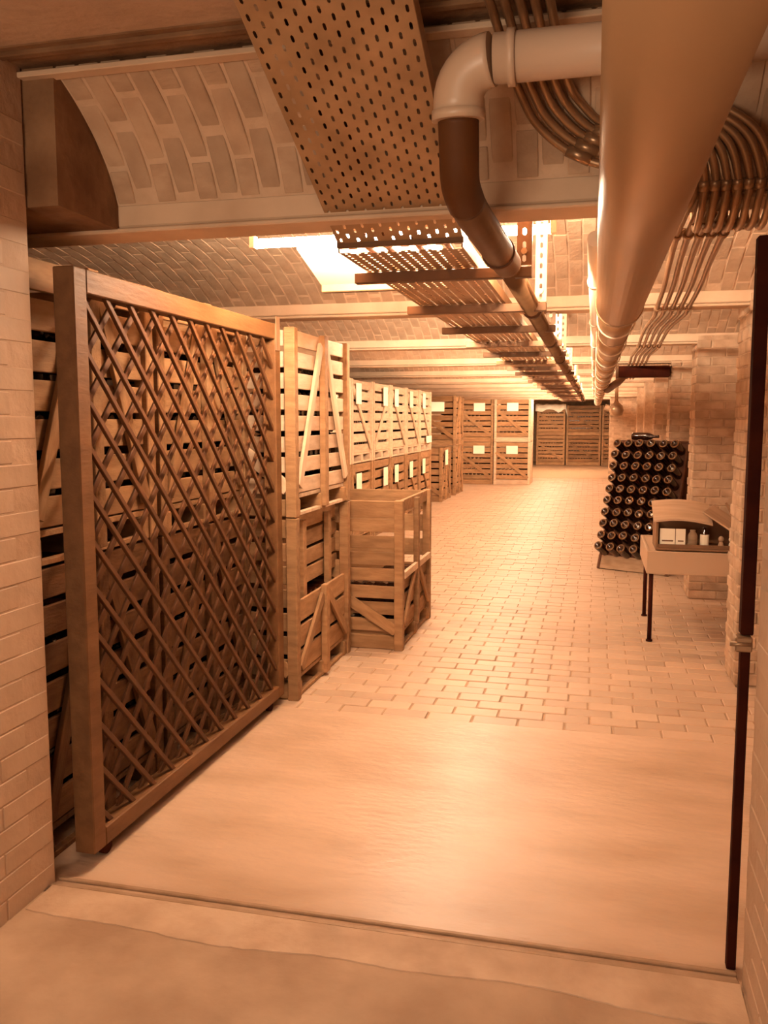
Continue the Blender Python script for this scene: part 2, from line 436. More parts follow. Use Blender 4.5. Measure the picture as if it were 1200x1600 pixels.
for i in range(-14, 30):
    c = .10 + i * pitch
    p = clip(c, -1.04)
    if len(p) >= 2 and abs(p[1][0] - p[0][0]) > .05:
        bar('batten', (-.022, p[0][0], p[0][1]), (-.022, p[-1][0], p[-1][1]), .020, .016, 'lattice', g, (1, 0, 0))
    p = clip(c - 1.9, 1.04)
    if len(p) >= 2 and abs(p[1][0] - p[0][0]) > .05:
        bar('batten', (-.058, p[0][0], p[0][1]), (-.058, p[-1][0], p[-1][1]), .026, .012, 'lattice', g, (1, 0, 0))

gp = empty('gate_post', (.425, 2.535, 0)); tag(gp, 'dark iron gate post with a latch standing at the right side of the doorway', 'gate post')
box('post', (-.008, -.012, 0), (.018, .02, .975), 'iron', gp, .003)
box('post', (-.010, -.012, 1.0), (.024, .03, 2.09), 'iron', gp, .003)
box('latch', (-.026, -.03, .955), (.02, .02, .998), 'bolt', gp, .004)
tube('bolt', [(-.04, -.028, .978), (.015, -.028, .978)], .007, 'bolt', gp, 8)

# ------------------------------------------------------------------ crates
def side_slats(t, face, w, d, h, z0, z1, n, m, gapz=.03, inset=0.0, skip=None):
    """horizontal boards on one side. face in front(-y) back(+y) right(+x) left(-x)"""
    sh = (z1 - z0 - gapz * (n - 1)) / n
    for i in range(n):
        za = z0 + i * (sh + gapz)
        j = random.uniform(-.003, .003); tl = random.uniform(-.004, .004)
        if face in ('front', 'back'):
            y = (-d / 2 + .035 + inset) if face == 'front' else (d / 2 - .035 - inset)
            link('slat', box_mesh(w - .02, .018, sh, m), (0, y, za + sh / 2 + j), (0, tl, 0), t)
        else:
            x = (w / 2 - .035 - inset) if face == 'right' else (-w / 2 + .035 + inset)
            link('slat', box_mesh(d - .02, .018, sh, m), (x, 0, za + sh / 2 + j), (0, tl, math.pi / 2), t)

def crate(x0, x1, y0, y1, z, label, m='crate_pale', group='slatted bottle crates', brace_r='V', brace_f='D', mf=None, n=7, mp=None, h=1.05, cards=(), style='full', base=True, near=True):
    """world box; right face (+x) looks to the corridor, front (-y) to the camera"""
    w, d = x1 - x0, y1 - y0
    t = empty('bottle_crate', ((x0 + x1) / 2, (y0 + y1) / 2, z)); tag(t, label, 'crate', group)
    mf = mf or m; mp = mp or m
    zf = .13; ps = .062
    # corner posts
    for sx in (-1, 1):
        for sy in (-1, 1):
            link('corner_post', box_mesh(ps, ps, h - .0, mp, .004), (sx * (w / 2 - ps / 2), sy * (d / 2 - ps / 2), h / 2), (0, 0, random.uniform(-.01, .01)), t)
    if style == 'full':
        side_slats(t, 'right', w, d, h, zf, h - .01, n, m)
        side_slats(t, 'front', w, d, h, zf, h - .01, n, mf)
    elif style == 'dropdoor':      # lower half closed, upper half open with the inner boards showing
        side_slats(t, 'right', w, d, h, zf, .56, 3, m, .025)
        side_slats(t, 'right', w, d, h, .60, h - .01, 4, m, .02, inset=.07)
        side_slats(t, 'front', w, d, h, zf, h - .01, n, mf)
        for yy in (-.24, .26): box('inner_post', (w / 2 - .09, yy - .03, .5), (w / 2 - .055, yy + .03, h - .04), mp, t)
    elif style == 'open':
        side_slats(t, 'right', w, d, h, zf, .50, 3, m, .035)
        side_slats(t, 'front', w, d, h, zf, h - .13, n, mf, .028)
        box('top_board', (-w / 2 + .01, -d / 2 + .01, h - .12), (w / 2 - .06, -d / 2 + .035, h - .005), mf, t)
        box('top_board', (w / 2 - .05, -d / 2 + .06, h - .09), (w / 2 - .025, d / 2 - .06, h - .005), m, t)
        box('door_rail', (w / 2 - .02, -d / 2 + .06, .50), (w / 2 + .006, d / 2 - .06, .55), 'crate_pale', t)
    if near:
        side_slats(t, 'back', w, d, h, zf, h - .01, 5, m, .06)
        side_slats(t, 'left', w, d, h, zf, h - .01, 5, m, .06)
    # right face: centre post and braces
    xr = w / 2 + .0
    zt = h if style == 'full' else .58
    if style == 'open':
        box('centre_post', (xr - .03, -.03, .08), (xr + .008, .03, h - .02), mp, t)
    if brace_r == 'V':
        box('centre_post', (xr - .025, -.034, .02), (xr + .012, .034, zt), mp, t)
        for sy in (-1, 1):
            bar('brace', (xr - .008, sy * .05, zt - .06), (xr - .008, sy * (d / 2 - .085), .17), .06, .02, m, t, (1, 0, 0))
    elif brace_r in ('D', 'U'):
        s = 1 if brace_r == 'D' else -1
        bar('brace', (xr - .008, -s * (d / 2 - .08), zt - .10), (xr - .008, s * (d / 2 - .08), .17), .06, .02, m, t, (1, 0, 0))
    elif brace_r == 'half':
        for sy in (-1, 1):
            bar('brace', (xr - .008, sy * .05, .52), (xr - .008, sy * (d / 2 - .085), .17), .05, .02, m, t, (1, 0, 0))
    yf = -d / 2
    if brace_f == 'D':
        bar('brace', (-w / 2 + .05, yf + .01, h - .25), (w / 2 - .05, yf + .01, .16), .075, .02, mf, t)
    elif brace_f == 'halfD':
        bar('brace', (-w / 2 + .06, yf + .01, .62), (w / 2 - .05, yf + .01, .14), .075, .02, mf, t)
    elif brace_f == 'P':
        box('centre_post', (-.035, yf, .05), (.035, yf + .03, h), mf, t)
    # pallet base
    box('deck_board', (-w / 2 + .03, -d / 2 + .05, .10), (w / 2 - .03, d / 2 - .05, .125), m, t)
    for k, sy in enumerate((-1, 0, 1)):
        box('skid', (-w / 2 + .02, sy * (d / 2 - .07) - .045, .0), (w / 2 - .012, sy * (d / 2 - .07) + .045, .10), mp, t, .006)
    box('base_rail', (w / 2 - .05, -d / 2 + .07, .0), (w / 2 - .02, d / 2 - .07, .022), m, t)
    for c in cards:
        face, u, zc, cw, ch = c
        if face == 'right': box('label_card', (xr + .013, u - cw / 2, zc - ch / 2), (xr + .018, u + cw / 2, zc + ch / 2), 'paper', t, 0)
        else: box('label_card', (u - cw / 2, yf - .008, zc - ch / 2), (u + cw / 2, yf - .003, zc + ch / 2), 'paper', t, 0)
    return t

BOT_PROF = [(.030, 0.0), (.040, .006), (.043, .02), (.043, .17), (.036, .20), (.018, .245), (.0145, .285), (.017, .287), (.017, .30), (.010, .302)]
_fill = {}
def crate_fill(x0, x1, y0, y1, z, label, top=.92, axis='x'):
    """dark bottles lying in rows inside a crate: seen only through the gaps"""
    w, d = x1 - x0 - .14, y1 - y0 - .16
    key = (round(w, 2), round(d, 2), top, axis)
    if key not in _fill:
        bm = bmesh.new()
        def row(face):
            L = d if face == 'x' else w
            ncol = int(L / .092); zz = .175; r = 0
            while zz < top:
                for c in range(ncol - (r % 2)):
                    u = -L / 2 + (c + .5 + (r % 2) * .5) * L / ncol
                    if face == 'x': p = [(w / 2 - .006, u, zz), (w / 2 - .015, u, zz), (w / 2 - .19, u, zz), (w / 2 - .28, u, zz)]
                    else: p = [(u, -d / 2 + .006, zz), (u, -d / 2 + .015, zz), (u, -d / 2 + .19, zz), (u, -d / 2 + .28, zz)]
                    tube_bm(bm, p, [.028, .041, .041, .015], 8)
                zz += .083; r += 1
        row('x')
        if axis == 'xy': row('y')
        bmesh.ops.recalc_face_normals(bm, faces=bm.faces[:])
        me = bpy.data.meshes.new('stacked_bottles'); bm.to_mesh(me); bm.free(); me.materials.append(M['glass_dark']); _fill[key] = me
    o = link('stacked_bottles', _fill[key], ((x0 + x1) / 2, (y0 + y1) / 2, z)); tag(o, label, 'bottles', kind='stuff')

def crate2(*a, fill=True, faxis='x', ftop=.92, **k):
    t = crate(*a, **k)
    if fill:
        crate_fill(a[0], a[1], a[2], a[3], a[4], 'dark bottles lying inside the ' + a[5].split(',')[0], top=ftop, axis=faxis)

GB = 'crates stacked behind the lattice gate'
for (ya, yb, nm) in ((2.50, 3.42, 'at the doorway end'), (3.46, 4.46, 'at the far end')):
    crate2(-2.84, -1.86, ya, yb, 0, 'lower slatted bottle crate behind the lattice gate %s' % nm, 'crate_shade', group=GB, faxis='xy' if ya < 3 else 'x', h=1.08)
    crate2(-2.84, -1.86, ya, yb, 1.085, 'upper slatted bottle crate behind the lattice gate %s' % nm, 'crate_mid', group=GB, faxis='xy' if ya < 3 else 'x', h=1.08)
# open stubs seen above the gate rail
GS = 'two crates stacked just beyond the gate'
crate2(-2.5, -1.60, 4.50, 5.60, 0, 'lower crate of the stack beyond the gate with its front half let down', 'crate_mid', group=GS, brace_r='V', style='dropdoor', n=7, ftop=.52)
crate2(-2.5, -1.60, 4.50, 5.60, 1.055, 'upper pale slatted crate of the stack beyond the gate with V bracing', 'crate_pale', group=GS, mp='crate_mid', n=8)
crate2(-2.15, -1.25, 5.68, 6.75, 0, 'single half open crate standing on the floor out in the corridor', 'crate_mid', group=None, style='open', brace_r='half', brace_f='halfD', n=7, faxis='xy', ftop=.5)
# long row further on
GR = 'long row of labelled crates stacked two high along the left'
ys = [8.05, 9.12, 10.19, 11.26, 12.33, 13.40, 14.47]
ordn = ['seventh', 'sixth', 'fifth', 'fourth', 'third', 'second', 'first']
for k, y0 in enumerate(ys):
    for lv in (0, 1):
        br = ('D', 'D', 'D', 'U', 'D', 'D', 'D')[k]
        cards = [('right', -.26 if k not in (3,) else .1, .87 if lv else .80, .24, .26)]
        if k == 6 and lv: cards.append(('right', .2, .2, .5, .12))
        if k < 1: cards = []
        crate2(-3.80, -2.88, y0, y0 + 1.03, lv * 1.055, '%s labelled crate of the long left row, %s counted from its far end' % ('upper' if lv else 'lower', ordn[k]), 'crate_pale' if lv else 'crate_mid', group=GR, brace_r=br, cards=cards, near=False)  # upper crates paler than lower: lamp light put into the board colour
# stack facing the camera, beyond the row
crate2(-3.80, -2.84, 16.45, 17.5, 0, 'single low crate in front of the dark stack past the long row', 'crate_mid', group='dark stack past the long row', cards=[('right', -.1, .86, .3, .3)], near=False)
for lv in (0, 1):
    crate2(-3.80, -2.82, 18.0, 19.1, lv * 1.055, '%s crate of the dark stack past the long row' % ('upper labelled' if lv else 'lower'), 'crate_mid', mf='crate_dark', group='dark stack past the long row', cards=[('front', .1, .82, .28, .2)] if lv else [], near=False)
for i, (xa, xb) in enumerate(((-3.36, -2.42), (-2.40, -1.50))):
    for lv in (0, 1):
        crate2(xa, xb, 21.4, 22.3, lv * 1.055, '%s %s crate of the square stack standing free in the corridor' % ('upper' if lv else 'lower', 'left' if i == 0 else 'right'), 'crate_pale' if i else 'crate_mid',
               mf='crate_mid', group='square stack of four labelled crates', cards=[('front', (.12 if i == 0 else .0), .86, .28, .2)], near=False, faxis='xy')
for i, (xa, xb) in enumerate(((-1.97, -.98), (-.93, .25), (.28, 1.33))):
    for lv in (0, 1):
        crate2(xa, xb, 31.0, 32.0, lv * 1.055, '%s crate of the %s stack at the far end of the cellar' % ('upper' if lv else 'lower', ('left', 'middle', 'right')[i]), 'crate_mid',
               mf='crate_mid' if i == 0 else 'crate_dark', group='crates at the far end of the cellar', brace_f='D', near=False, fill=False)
        crate_fill(xa, xb, 31.0, 32.0, lv * 1.055, 'dark bottles inside the %s crate of the %s stack at the far end' % ('upper' if lv else 'lower', ('left', 'middle', 'right')[i]), axis='xy')
# plastic film draped over the far left stack
bm = bmesh.new(); nx, ny = 14, 8; gv = []
for i in range(nx + 1):
    rw = []
    for j in range(ny + 1):
        u, v = i / nx, j / ny
        x = -2.02 + 1.12 * u; y = 30.92 + .9 * v
        z = 2.128 + .03 * abs(math.sin(u * 9 + v * 4)) + .02 * math.sin(u * 23)
        if i == nx: z -= .3
        if j == 0: z -= .22 + .05 * math.sin(u * 11)
        rw.append(bm.verts.new((x + (.0 if i < nx else .01), y, z)))
    gv.append(rw)
for i in range(nx):
    for j in range(ny): bm.faces.new((gv[i][j], gv[i + 1][j], gv[i + 1][j + 1], gv[i][j + 1]))
o = finish(bm, 'plastic_film', 'film', smooth=True); tag(o, 'pale plastic film draped over the far left crate stack', 'film')
sd = o.modifiers.new('solid', 'SOLIDIFY'); sd.thickness = .004

# ------------------------------------------------------------------ riddling rack with bottles
U = Vector((.90, -.44, 0)).normalized(); Nn = Vector((-.44, -.90, 0)).normalized()
RW, RH, lean = .78, 1.36, .50
base = Vector((.075, 9.46, 0))
rk = empty('riddling_rack', base, math.atan2(U.y, U.x)); tag(rk, 'tall wooden riddling rack full of dark bottles beside the display table', 'rack')
# local: x along U, y = away from viewer (-Nn), z up
def rk_board(name, y0, y1, m, parent, x0=0.0, x1=RW, th=.03):
    p = Vector(((x0 + x1) / 2, y0, 0.0)); q = Vector(((x0 + x1) / 2, y1, RH))
    d = q - p; L = d.length; ang = math.atan2(d.y, d.z)
    return link(name, box_mesh(x1 - x0, th, L, m, .004), (p + q) / 2, (-ang, 0, 0), parent)
fb = rk_board('front_board', .02, lean, 'rack_dark', rk)
link('foot_plank', box_mesh(RW + .02, .02, .15, 'rack_wood', .004), (RW / 2, .028, .076), (-math.atan2(lean, RH), 0, 0), rk)
rk_board('back_board', 2 * lean + .06, lean + .04, 'rack_dark', rk)
box('top_cap', (0, lean - .03, RH - .005), (RW, lean + .07, RH + .015), 'rack_dark', rk)
for x in (.0, RW - .03): rk_board('edge_batten', .0, lean - .012, 'rack_dark', rk, x, x + .03, .03)
bar('stay', (RW - .04, .17, .42), (RW - .04, .90, .42), .05, .02, 'rack_wood', rk, (1, 0, 0))
bme = lathe_mesh('bottle', [(.012, .022), (.030, .004), (.036, 0.0), (.042, .008), (.0435, .02), (.0435, .15), (.036, .18), (.018, .225), (.0145, .26), (.0145, .29)], 'glass_dark', 14)
bme.materials.append(M['bottle_rim'])
for p in bme.polygons:
    if p.center.z < .0075 and p.center.xy.length > .030: p.material_index = 1
rkm = Matrix.Translation(base) @ Matrix.Rotation(math.atan2(U.y, U.x), 4, 'Z')
rows = 10; cols = 6
on = ['first', 'second', 'third', 'fourth', 'fifth', 'sixth', 'seventh', 'eighth', 'ninth', 'tenth']
for r in range(rows):
    zc = RH - .105 - r * .121
    yc = .02 + (lean - .02) * zc / RH
    for c in range(cols):
        xc = .07 + c * (RW - .14) / (cols - 1) + random.uniform(-.008, .008)
        # bottle pushed neck first into the board, base outwards and upwards
        out = Vector((-.10, -.86, .50)).normalized()
        axis = -out
        q = Vector((0, 0, 1)).rotation_difference(axis)
        pos = Vector((xc, yc, zc)) + out * .20 + Vector((0, 0, random.uniform(-.006, .006)))
        o = bpy.data.objects.new('bottle', bme); C.objects.link(o)
        o.matrix_world = rkm @ Matrix.Translation(pos) @ q.to_matrix().to_4x4() @ Matrix.Scale(1.12, 4)
        tag(o, 'dark bottle in the riddling rack, %s row from the top, %s from the left' % (on[r], on[c]), 'bottle', 'bottles in the riddling rack')
o = link('bottle', lathe_mesh('lying_bottle', BOT_PROF, 'glass_dark', 16)); o.matrix_world = rkm @ Matrix.Translation((.13, lean + .01, RH + .06)) @ Matrix.Rotation(math.pi / 2, 4, 'Y')
tag(o, 'dark bottle lying flat on top of the riddling rack', 'bottle')

# ------------------------------------------------------------------ display table
dt = empty('display_table', (.395, 6.36, 0)); tag(dt, 'pale box shaped display table on thin dark legs by the nearest pillar', 'table')
box('front_panel', (0, 0, .50), (.80, .02, .665), 'box_white', dt)
box('side_panel', (0, .02, .50), (.02, .9, .665), 'box_white', dt)
box('side_panel', (.78, .02, .50), (.80, .9, .665), 'box_white', dt)
box('back_panel', (.02, .88, .50), (.78, .9, .665), 'box_white', dt)
box('table_top', (.02, .02, .62), (.78, .88, .655), 'box_white', dt)
for (lx, ly) in ((.035, .03), (.765, .03), (.045, .86), (.765, .86)):
    lg = tube('leg', [(lx, ly, 0), (lx, ly, .5)], .016, 'iron', dt, 10)
    tube('foot', [(lx, ly, 0), (lx, ly, .012)], .024, 'iron', lg, 10)
# display box on the table
db = empty('display_box', (.455, 6.42, .665)); tag(db, 'wooden display box with a pitched lid standing open towards the doorway on the table', 'display box')
box('box_bottom', (0, 0, 0), (.60, .34, .018), 'box_inner', db)
box('box_back', (0, .32, .018), (.60, .34, .20), 'box_inner', db)
box('box_side', (0, 0, .018), (.018, .32, .20), 'box_inner', db)
box('box_side', (.582, 0, .018), (.60, .32, .20), 'box_inner', db)
box('front_lip', (.018, 0, .018), (.582, .012, .045), 'box_inner', db)
# arched lid board in two pitched pieces
bm = bmesh.new(); nA = 10; vs = []
for i in range(nA + 1):
    u = i / nA; x = -.02 + .40 * u; z = .205 + .022 * math.sin(math.pi * u) - .015 * u
    vs.append([bm.verts.new((x, -.03, z)), bm.verts.new((x + .0, .26, z + .115)), bm.verts.new((x, -.03, z + .014)), bm.verts.new((x, .26, z + .129))])
for a, b in zip(vs, vs[1:]):
    bm.faces.new((a[0], b[0], b[1], a[1])); bm.faces.new((a[2], a[3], b[3], b[2])); bm.faces.new((a[0], a[2], b[2], b[0])); bm.faces.new((a[1], b[1], b[3], a[3]))
for v in (vs[0], vs[-1]): bm.faces.new((v[0], v[1], v[3], v[2]))
bmesh.ops.recalc_face_normals(bm, faces=bm.faces[:])
finish(bm, 'lid_board', 'box_wood', db)
bar('lid_flap', (.36, .10, .30), (.585, .02, .15), .24, .012, 'box_wood', db, (.5, -.35, .9))
bar('lid_support', (.59, .02, .10), (.50, .24, .33), .014, .014, 'box_inner', db)
def card(x, w_, label):
    t = empty('printed_card', (x, 6.455, .684)); tag(t, label, 'card', 'items in the display box')
    box('sheet', (0, 0, 0), (w_, .006, .135), 'paper', t, 0); box('printed_line', (.015, -.0015, .042), (w_ - .012, .0, .052), 'box_inner', t, 0)
card(.485, .105, 'wider white printed card at the left end of the display box')
card(.595, .066, 'narrow white printed card beside the wider one in the display box')
sm = lathe_mesh('jar', [(.028, 0), (.033, .006), (.033, .085), (.024, .105), (.018, .11), (.02, .125), (.0, .126)], 'rack_wood', 14)
t = link('jar', sm, (.715, 6.50, .684)); tag(t, 'small brown jar beside the white cards in the display box', 'jar', 'items in the display box')
bt = link('small_bottle', lathe_mesh('small_bottle', [(.026, 0), (.03, .006), (.03, .10), (.014, .13), (.012, .15)], 'glass_dark', 14), (.795, 6.49, .684)); tag(bt, 'small dark bottle with a tall white label in the display box', 'bottle', 'items in the display box')
lb = link('label', lathe_mesh('label_wrap', [(.0305, .01), (.0312, .012), (.0312, .095), (.0305, .097)], 'paper', 14), (0, 0, 0), parent=bt)
for i, (x, lab) in enumerate(((.905, 'small figurine left of the other at the right end of the display box'), (.975, 'pale rounder figurine at the far right end of the display box'))):
    t = empty('figurine', (x, 6.47, .684)); tag(t, lab, 'figurine', 'items in the display box')
    link('body', lathe_mesh('fig_body', [(.018, 0), (.022, .01), (.016, .04), (.009, .05)], 'box_white' if i == 0 else 'paper', 12), (0, 0, 0), parent=t)
    link('head', lathe_mesh('fig_head', [(.004, .048), (.017, .056), (.020, .070), (.014, .084), (.002, .09)], 'box_white' if i == 0 else 'paper', 12), (0, 0, 0), parent=t)

# ------------------------------------------------------------------ big duct and pipes
pd = empty('insulated_duct', (.096, 0, 2.10)); tag(pd, 'large round jacketed duct running overhead along the corridor', 'duct')
tube('duct_jacket', [(0, .35, 0), (0, 2, 0), (0, 3.93, 0)], .099, 'bigpipe', pd, 40)
tube('jacket_collar', [(0, 3.90, 0), (0, 3.95, 0)], .103, 'bigpipe', pd, 40)
yy = 3.94; i = 0
while yy < 26:
    ln = 1.25
    tube('duct_section', [(0, yy, 0), (0, yy + ln - .01, 0)], .083, 'bigpipe', pd, 28)
    tube('joint_ring', [(0, yy + ln - .025, 0), (0, yy + ln + .02, 0)], .087, 'bigpipe', pd, 28)
    # hanger strap
    bm = bmesh.new(); pts = []
    for a in range(13):
        th = math.pi * (1 + a / 12); pts.append((.092 * math.cos(th), yy + .6, .092 * math.sin(th)))
    pts = [(-.092, yy + .6, .19)] + pts + [(.092, yy + .6, .19)]
    tube_bm(bm, pts, .005, 6); finish(bm, 'hanger_strap', 'whitepipe', pd, smooth=True)
    yy += ln; i += 1
wt = empty('white_trunking', (-.012, 3.02, 2.20)); tag(wt, 'narrow white pipe running along the left side of the large duct', 'pipe')
tube('pipe', [(0, 0, 0), (0, 20, 0)], .026, 'whitepipe', wt, 14)
for k in range(12): tube('coupling', [(0, .9 + k * 1.6, 0), (0, .96 + k * 1.6, 0)], .032, 'whitepipe', wt, 14)

wp = empty('drain_pipe', (0, 0, 0)); tag(wp, 'pale elbowed drain pipe that turns into a dark pipe beside the cable tray', 'pipe')
r_ = .060
el = [(-.235, 2.30, 2.515)]
arc = []
cx, cz, rad = -.275, 2.425, .09
for a in range(0, 10):
    th = math.pi / 2 * a / 9; arc.append((cx - rad * math.sin(th), 2.30 + .02 * a / 9, cz + rad * math.cos(th)))
tube('horizontal_pipe', [(.50, 2.30, 2.515), (-.27, 2.30, 2.515)], r_, 'pvc', wp, 28)
tube('elbow', arc + [(-.366, 2.325, 2.385)], r_ + .005, 'pvc', wp, 28)
tube('collar', [(-.366, 2.322, 2.405), (-.366, 2.326, 2.380)], r_ + .009, 'pvc', wp, 28)
tube('collar', [(-.235, 2.30, 2.515), (-.215, 2.30, 2.515)], r_ + .008, 'pvc', wp, 28)
tube('dark_sleeve', smooth_path([(-.366, 2.325, 2.40), (-.370, 2.37, 2.33), (-.375, 2.43, 2.25), (-.37, 2.52, 2.215)], 5), r_ - .006, 'darkpipe', wp, 24)
tube('dark_pipe', smooth_path([(-.372, 2.50, 2.222), (-.36, 2.62, 2.20), (-.345, 2.80, 2.185), (-.335, 3.1, 2.18), (-.33, 3.3, 2.18)], 5), .052, 'tray_dark', wp, 24)
tube('collar', [(-.338, 3.06, 2.18), (-.337, 3.10, 2.18)], .058, 'darkpipe', wp, 24)
tube('long_pipe', [(-.33, 3.1, 2.18), (-.33, 26, 2.18)], .044, 'tray_dark', wp, 20)
for k in range(10): tube('coupling', [(-.33, 4.6 + k * 1.9, 2.18), (-.33, 4.68 + k * 1.9, 2.18)], .052, 'darkpipe', wp, 20)

# ------------------------------------------------------------------ perforated cable trays
def perf_sheet(name, L, W, cu, cv, hu, hv, m, parent, loc, rot, stag=True, shape=8):
    """sheet in local x (width) / y (length) with staggered slots cut as geometry"""
    nu = int(W / cu); nv = int(L / cv); cu = W / nu; cv = L / nv
    V = []; Fc = []; idx = {}
    def vid(x, y):
        k = (round(x, 4), round(y, 4))
        if k not in idx: idx[k] = len(V); V.append((x, y, 0))
        return idx[k]
    for i in range(nu):
        off = (cv / 2 if (i % 2 and stag) else 0)
        for j in range(nv):
            x0 = -W / 2 + i * cu; x1 = x0 + cu; y0 = j * cv + off; y1 = y0 + cv
            xc = (x0 + x1) / 2; yc = (y0 + y1) / 2
            o8 = [(x0, y0), (xc, y0), (x1, y0), (x1, yc), (x1, y1), (xc, y1), (x0, y1), (x0, yc)]
            i8 = [(xc - hu * .5, yc - hv * .32), (xc, yc - hv * .5), (xc + hu * .5, yc - hv * .32), (xc + hu * .5, yc), (xc + hu * .5, yc + hv * .32), (xc, yc + hv * .5), (xc - hu * .5, yc + hv * .32), (xc - hu * .5, yc)]
            a = [vid(*p) for p in o8]; b = [vid(*p) for p in i8]
            for k in range(8):
                k2 = (k + 1) % 8; Fc.append((a[k], a[k2], b[k2], b[k]))
    me = bpy.data.meshes.new(name); me.from_pydata(V, [], Fc); me.materials.append(M[m])
    return link(name, me, loc, rot, parent)
TX, TW, TZ = -.675, .44, 2.215
Yb = 3.0
slope = math.atan(.473)
ct = empty('inclined_cable_tray', (TX, Yb, TZ + .0)); tag(ct, 'wide perforated cable tray sloping down under the doorway lintel', 'cable tray')
Ls = 1.62
rot = (math.pi - 0, 0, 0)
# local frame: direction going back towards the camera and up
hold = empty('tray_frame', (0, 0, 0)); hold.parent = ct
bpy.data.objects.remove(hold)
def inc(s, h=0.0):   # point along the incline, s from the bend
    return (0, -s * math.cos(slope) + h * math.sin(slope), s * math.sin(slope) + h * math.cos(slope))
perf_sheet('perforated_floor', Ls, TW, .031, .050, .0085, .024, 'tray', ct, inc(0), (0, 0, 0)).rotation_euler = Euler((math.pi - slope + 0, 0, 0)) if False else Euler((-slope, 0, 0))
_o = [c for c in ct.children][-1]
_o.location = inc(Ls); 
for sx in (-1, 1):
    p = inc(0, .028); q = inc(Ls, .028)
    bar('side_rail', (sx * TW / 2, p[1], p[2]), (sx * TW / 2, q[1], q[2]), .056, .006, 'tray', ct, (1, 0, 0))
box('end_lip', (-TW / 2 - .006, -.012, -.012), (TW / 2 + .006, .006, .010), 'tray_dark', ct)
c2 = empty('cable_tray', (TX, Yb, 2.19)); tag(c2, 'long perforated cable tray running level down the corridor ceiling', 'cable tray')
LT = 23.5
perf_sheet('perforated_floor', 13.0, TW, .036, .042, .009, .018, 'tray', c2, (0, .01, 0), (0, 0, 0))
perf_sheet('perforated_floor', 10.5, TW, .055, .10, .012, .04, 'tray', c2, (0, 13.0, 0), (0, 0, 0))
for sx in (-1, 1): box('side_rail', (sx * TW / 2 - .003, .0, 0), (sx * TW / 2 + .003, LT, .05), 'tray', c2, .001)
k = 0; yy = .38
while yy < LT:
    box('crossarm', (-TW / 2 - .06 if k else -TW / 2 - .05, yy, -.048), (TW / 2 + .21, yy + .042, -.006), 'tray_dark', c2, .003)
    if k < 16:
        # slotted hanger strut up to the vault
        sx0 = TW / 2 + .180
        st = perf_sheet('hanger_strut', .50, .055, .0545, .05, .014, .028, 'strut' if k else 'tray_dark', c2, (sx0, yy + .02, .0), (math.pi / 2, 0, 0), stag=False)
        box('strut_flange', (sx0 - .029, yy + .02, .0), (sx0 - .026, yy + .045, .50), 'strut' if k else 'tray_dark', c2, .0005)
        box('strut_flange', (sx0 + .026, yy + .02, .0), (sx0 + .029, yy + .045, .50), 'strut' if k else 'tray_dark', c2, .0005)
        tube('bolt', [(sx0, yy + .005, .05), (sx0, yy + .022, .05)], .012, 'bolt', c2, 8)
    yy += 1.05; k += 1
# a few cables lying in the trays
for i, dx in enumerate((-.13, -.06, .05, .15)):
    pts = [(TX + dx, Yb - 1.4 * math.cos(slope), TZ + 1.4 * math.sin(slope) + .03), (TX + dx, Yb - .1, TZ + .09), (TX + dx * 1.02, Yb + .1, TZ + .005)] + [(TX + dx + .015 * math.sin(j * 1.7 + i), Yb + j * 1.2, 2.206) for j in range(1, 16)]
    o = tube('cable', smooth_path(pts, 4), .011, 'darkpipe', None, 8); tag(o, '%s dark cable lying in the perforated trays' % ('leftmost', 'second', 'third', 'rightmost')[i], 'cable', 'cables in the trays')

# ------------------------------------------------------------------ conduits
nm5 = ['leftmost', 'second', 'middle', 'fourth', 'rightmost']
for i in range(5):
    a = i * .036
    pts = [(-.30 + a * 1.05, 1.6, 2.62), (-.275 + a * 1.0, 2.20, 2.62), (-.26 + a, 2.50, 2.60), (-.235 + a, 2.62, 2.55 - .0 * i), (-.19 + a * .9, 2.70, 2.48 + .012 * i), (-.10 + a * .7, 2.745, 2.41 + .018 * i), (.02 + a * .5, 2.76, 2.36 + .026 * i),
           (.20, 2.76, 2.35 + .026 * i), (.245 + a * .6, 2.74, 2.33 + .02 * i), (.27 + a * .8, 2.76, 2.27), (.258 + a, 2.84, 2.235), (.262 + a * 1.05, 3.2, 2.235), (.30 + a * 1.15, 4.0, 2.27), (.325 + a * 1.2, 4.6, 2.265), (.335 + a * 1.2, 5.25, 2.235), (.345 + a * 1.2, 5.6, 2.235), (.35 + a * 1.2, 6.8, 2.27), (.36 + a * 1.2, 7.9, 2.235), (.36 + a * 1.2, 8.3, 2.235), (.37 + a * 1.2, 9.5, 2.265), (.38 + a * 1.2, 10.5, 2.235), (.40 + a * 1.2, 14, 2.235)]
    t = empty('conduit', (0, 0, 0)); tag(t, '%s of five steel conduits that bend over the duct and run on beneath the beams' % nm5[i], 'conduit', 'five bent steel conduits')
    tube('conduit_tube', smooth_path(pts, 7), .0125, 'conduit', t, 10)
    for p, q in (((-.10 + a * .7, 2.745, 2.41 + .018 * i), (-.03 + a * .6, 2.755, 2.377 + .022 * i)), ((.262 + a * 1.05, 3.17, 2.235), (.263 + a * 1.05, 3.23, 2.236)), ((.335 + a * 1.2, 5.22, 2.236), (.3355 + a * 1.2, 5.29, 2.235)), ((.36 + a * 1.2, 7.87, 2.236), (.36 + a * 1.2, 7.94, 2.235))):
        tube('coupling', [p, q], .0185, 'conduit', t, 10)
n7 = ['first', 'second', 'third', 'fourth', 'fifth', 'sixth', 'seventh']
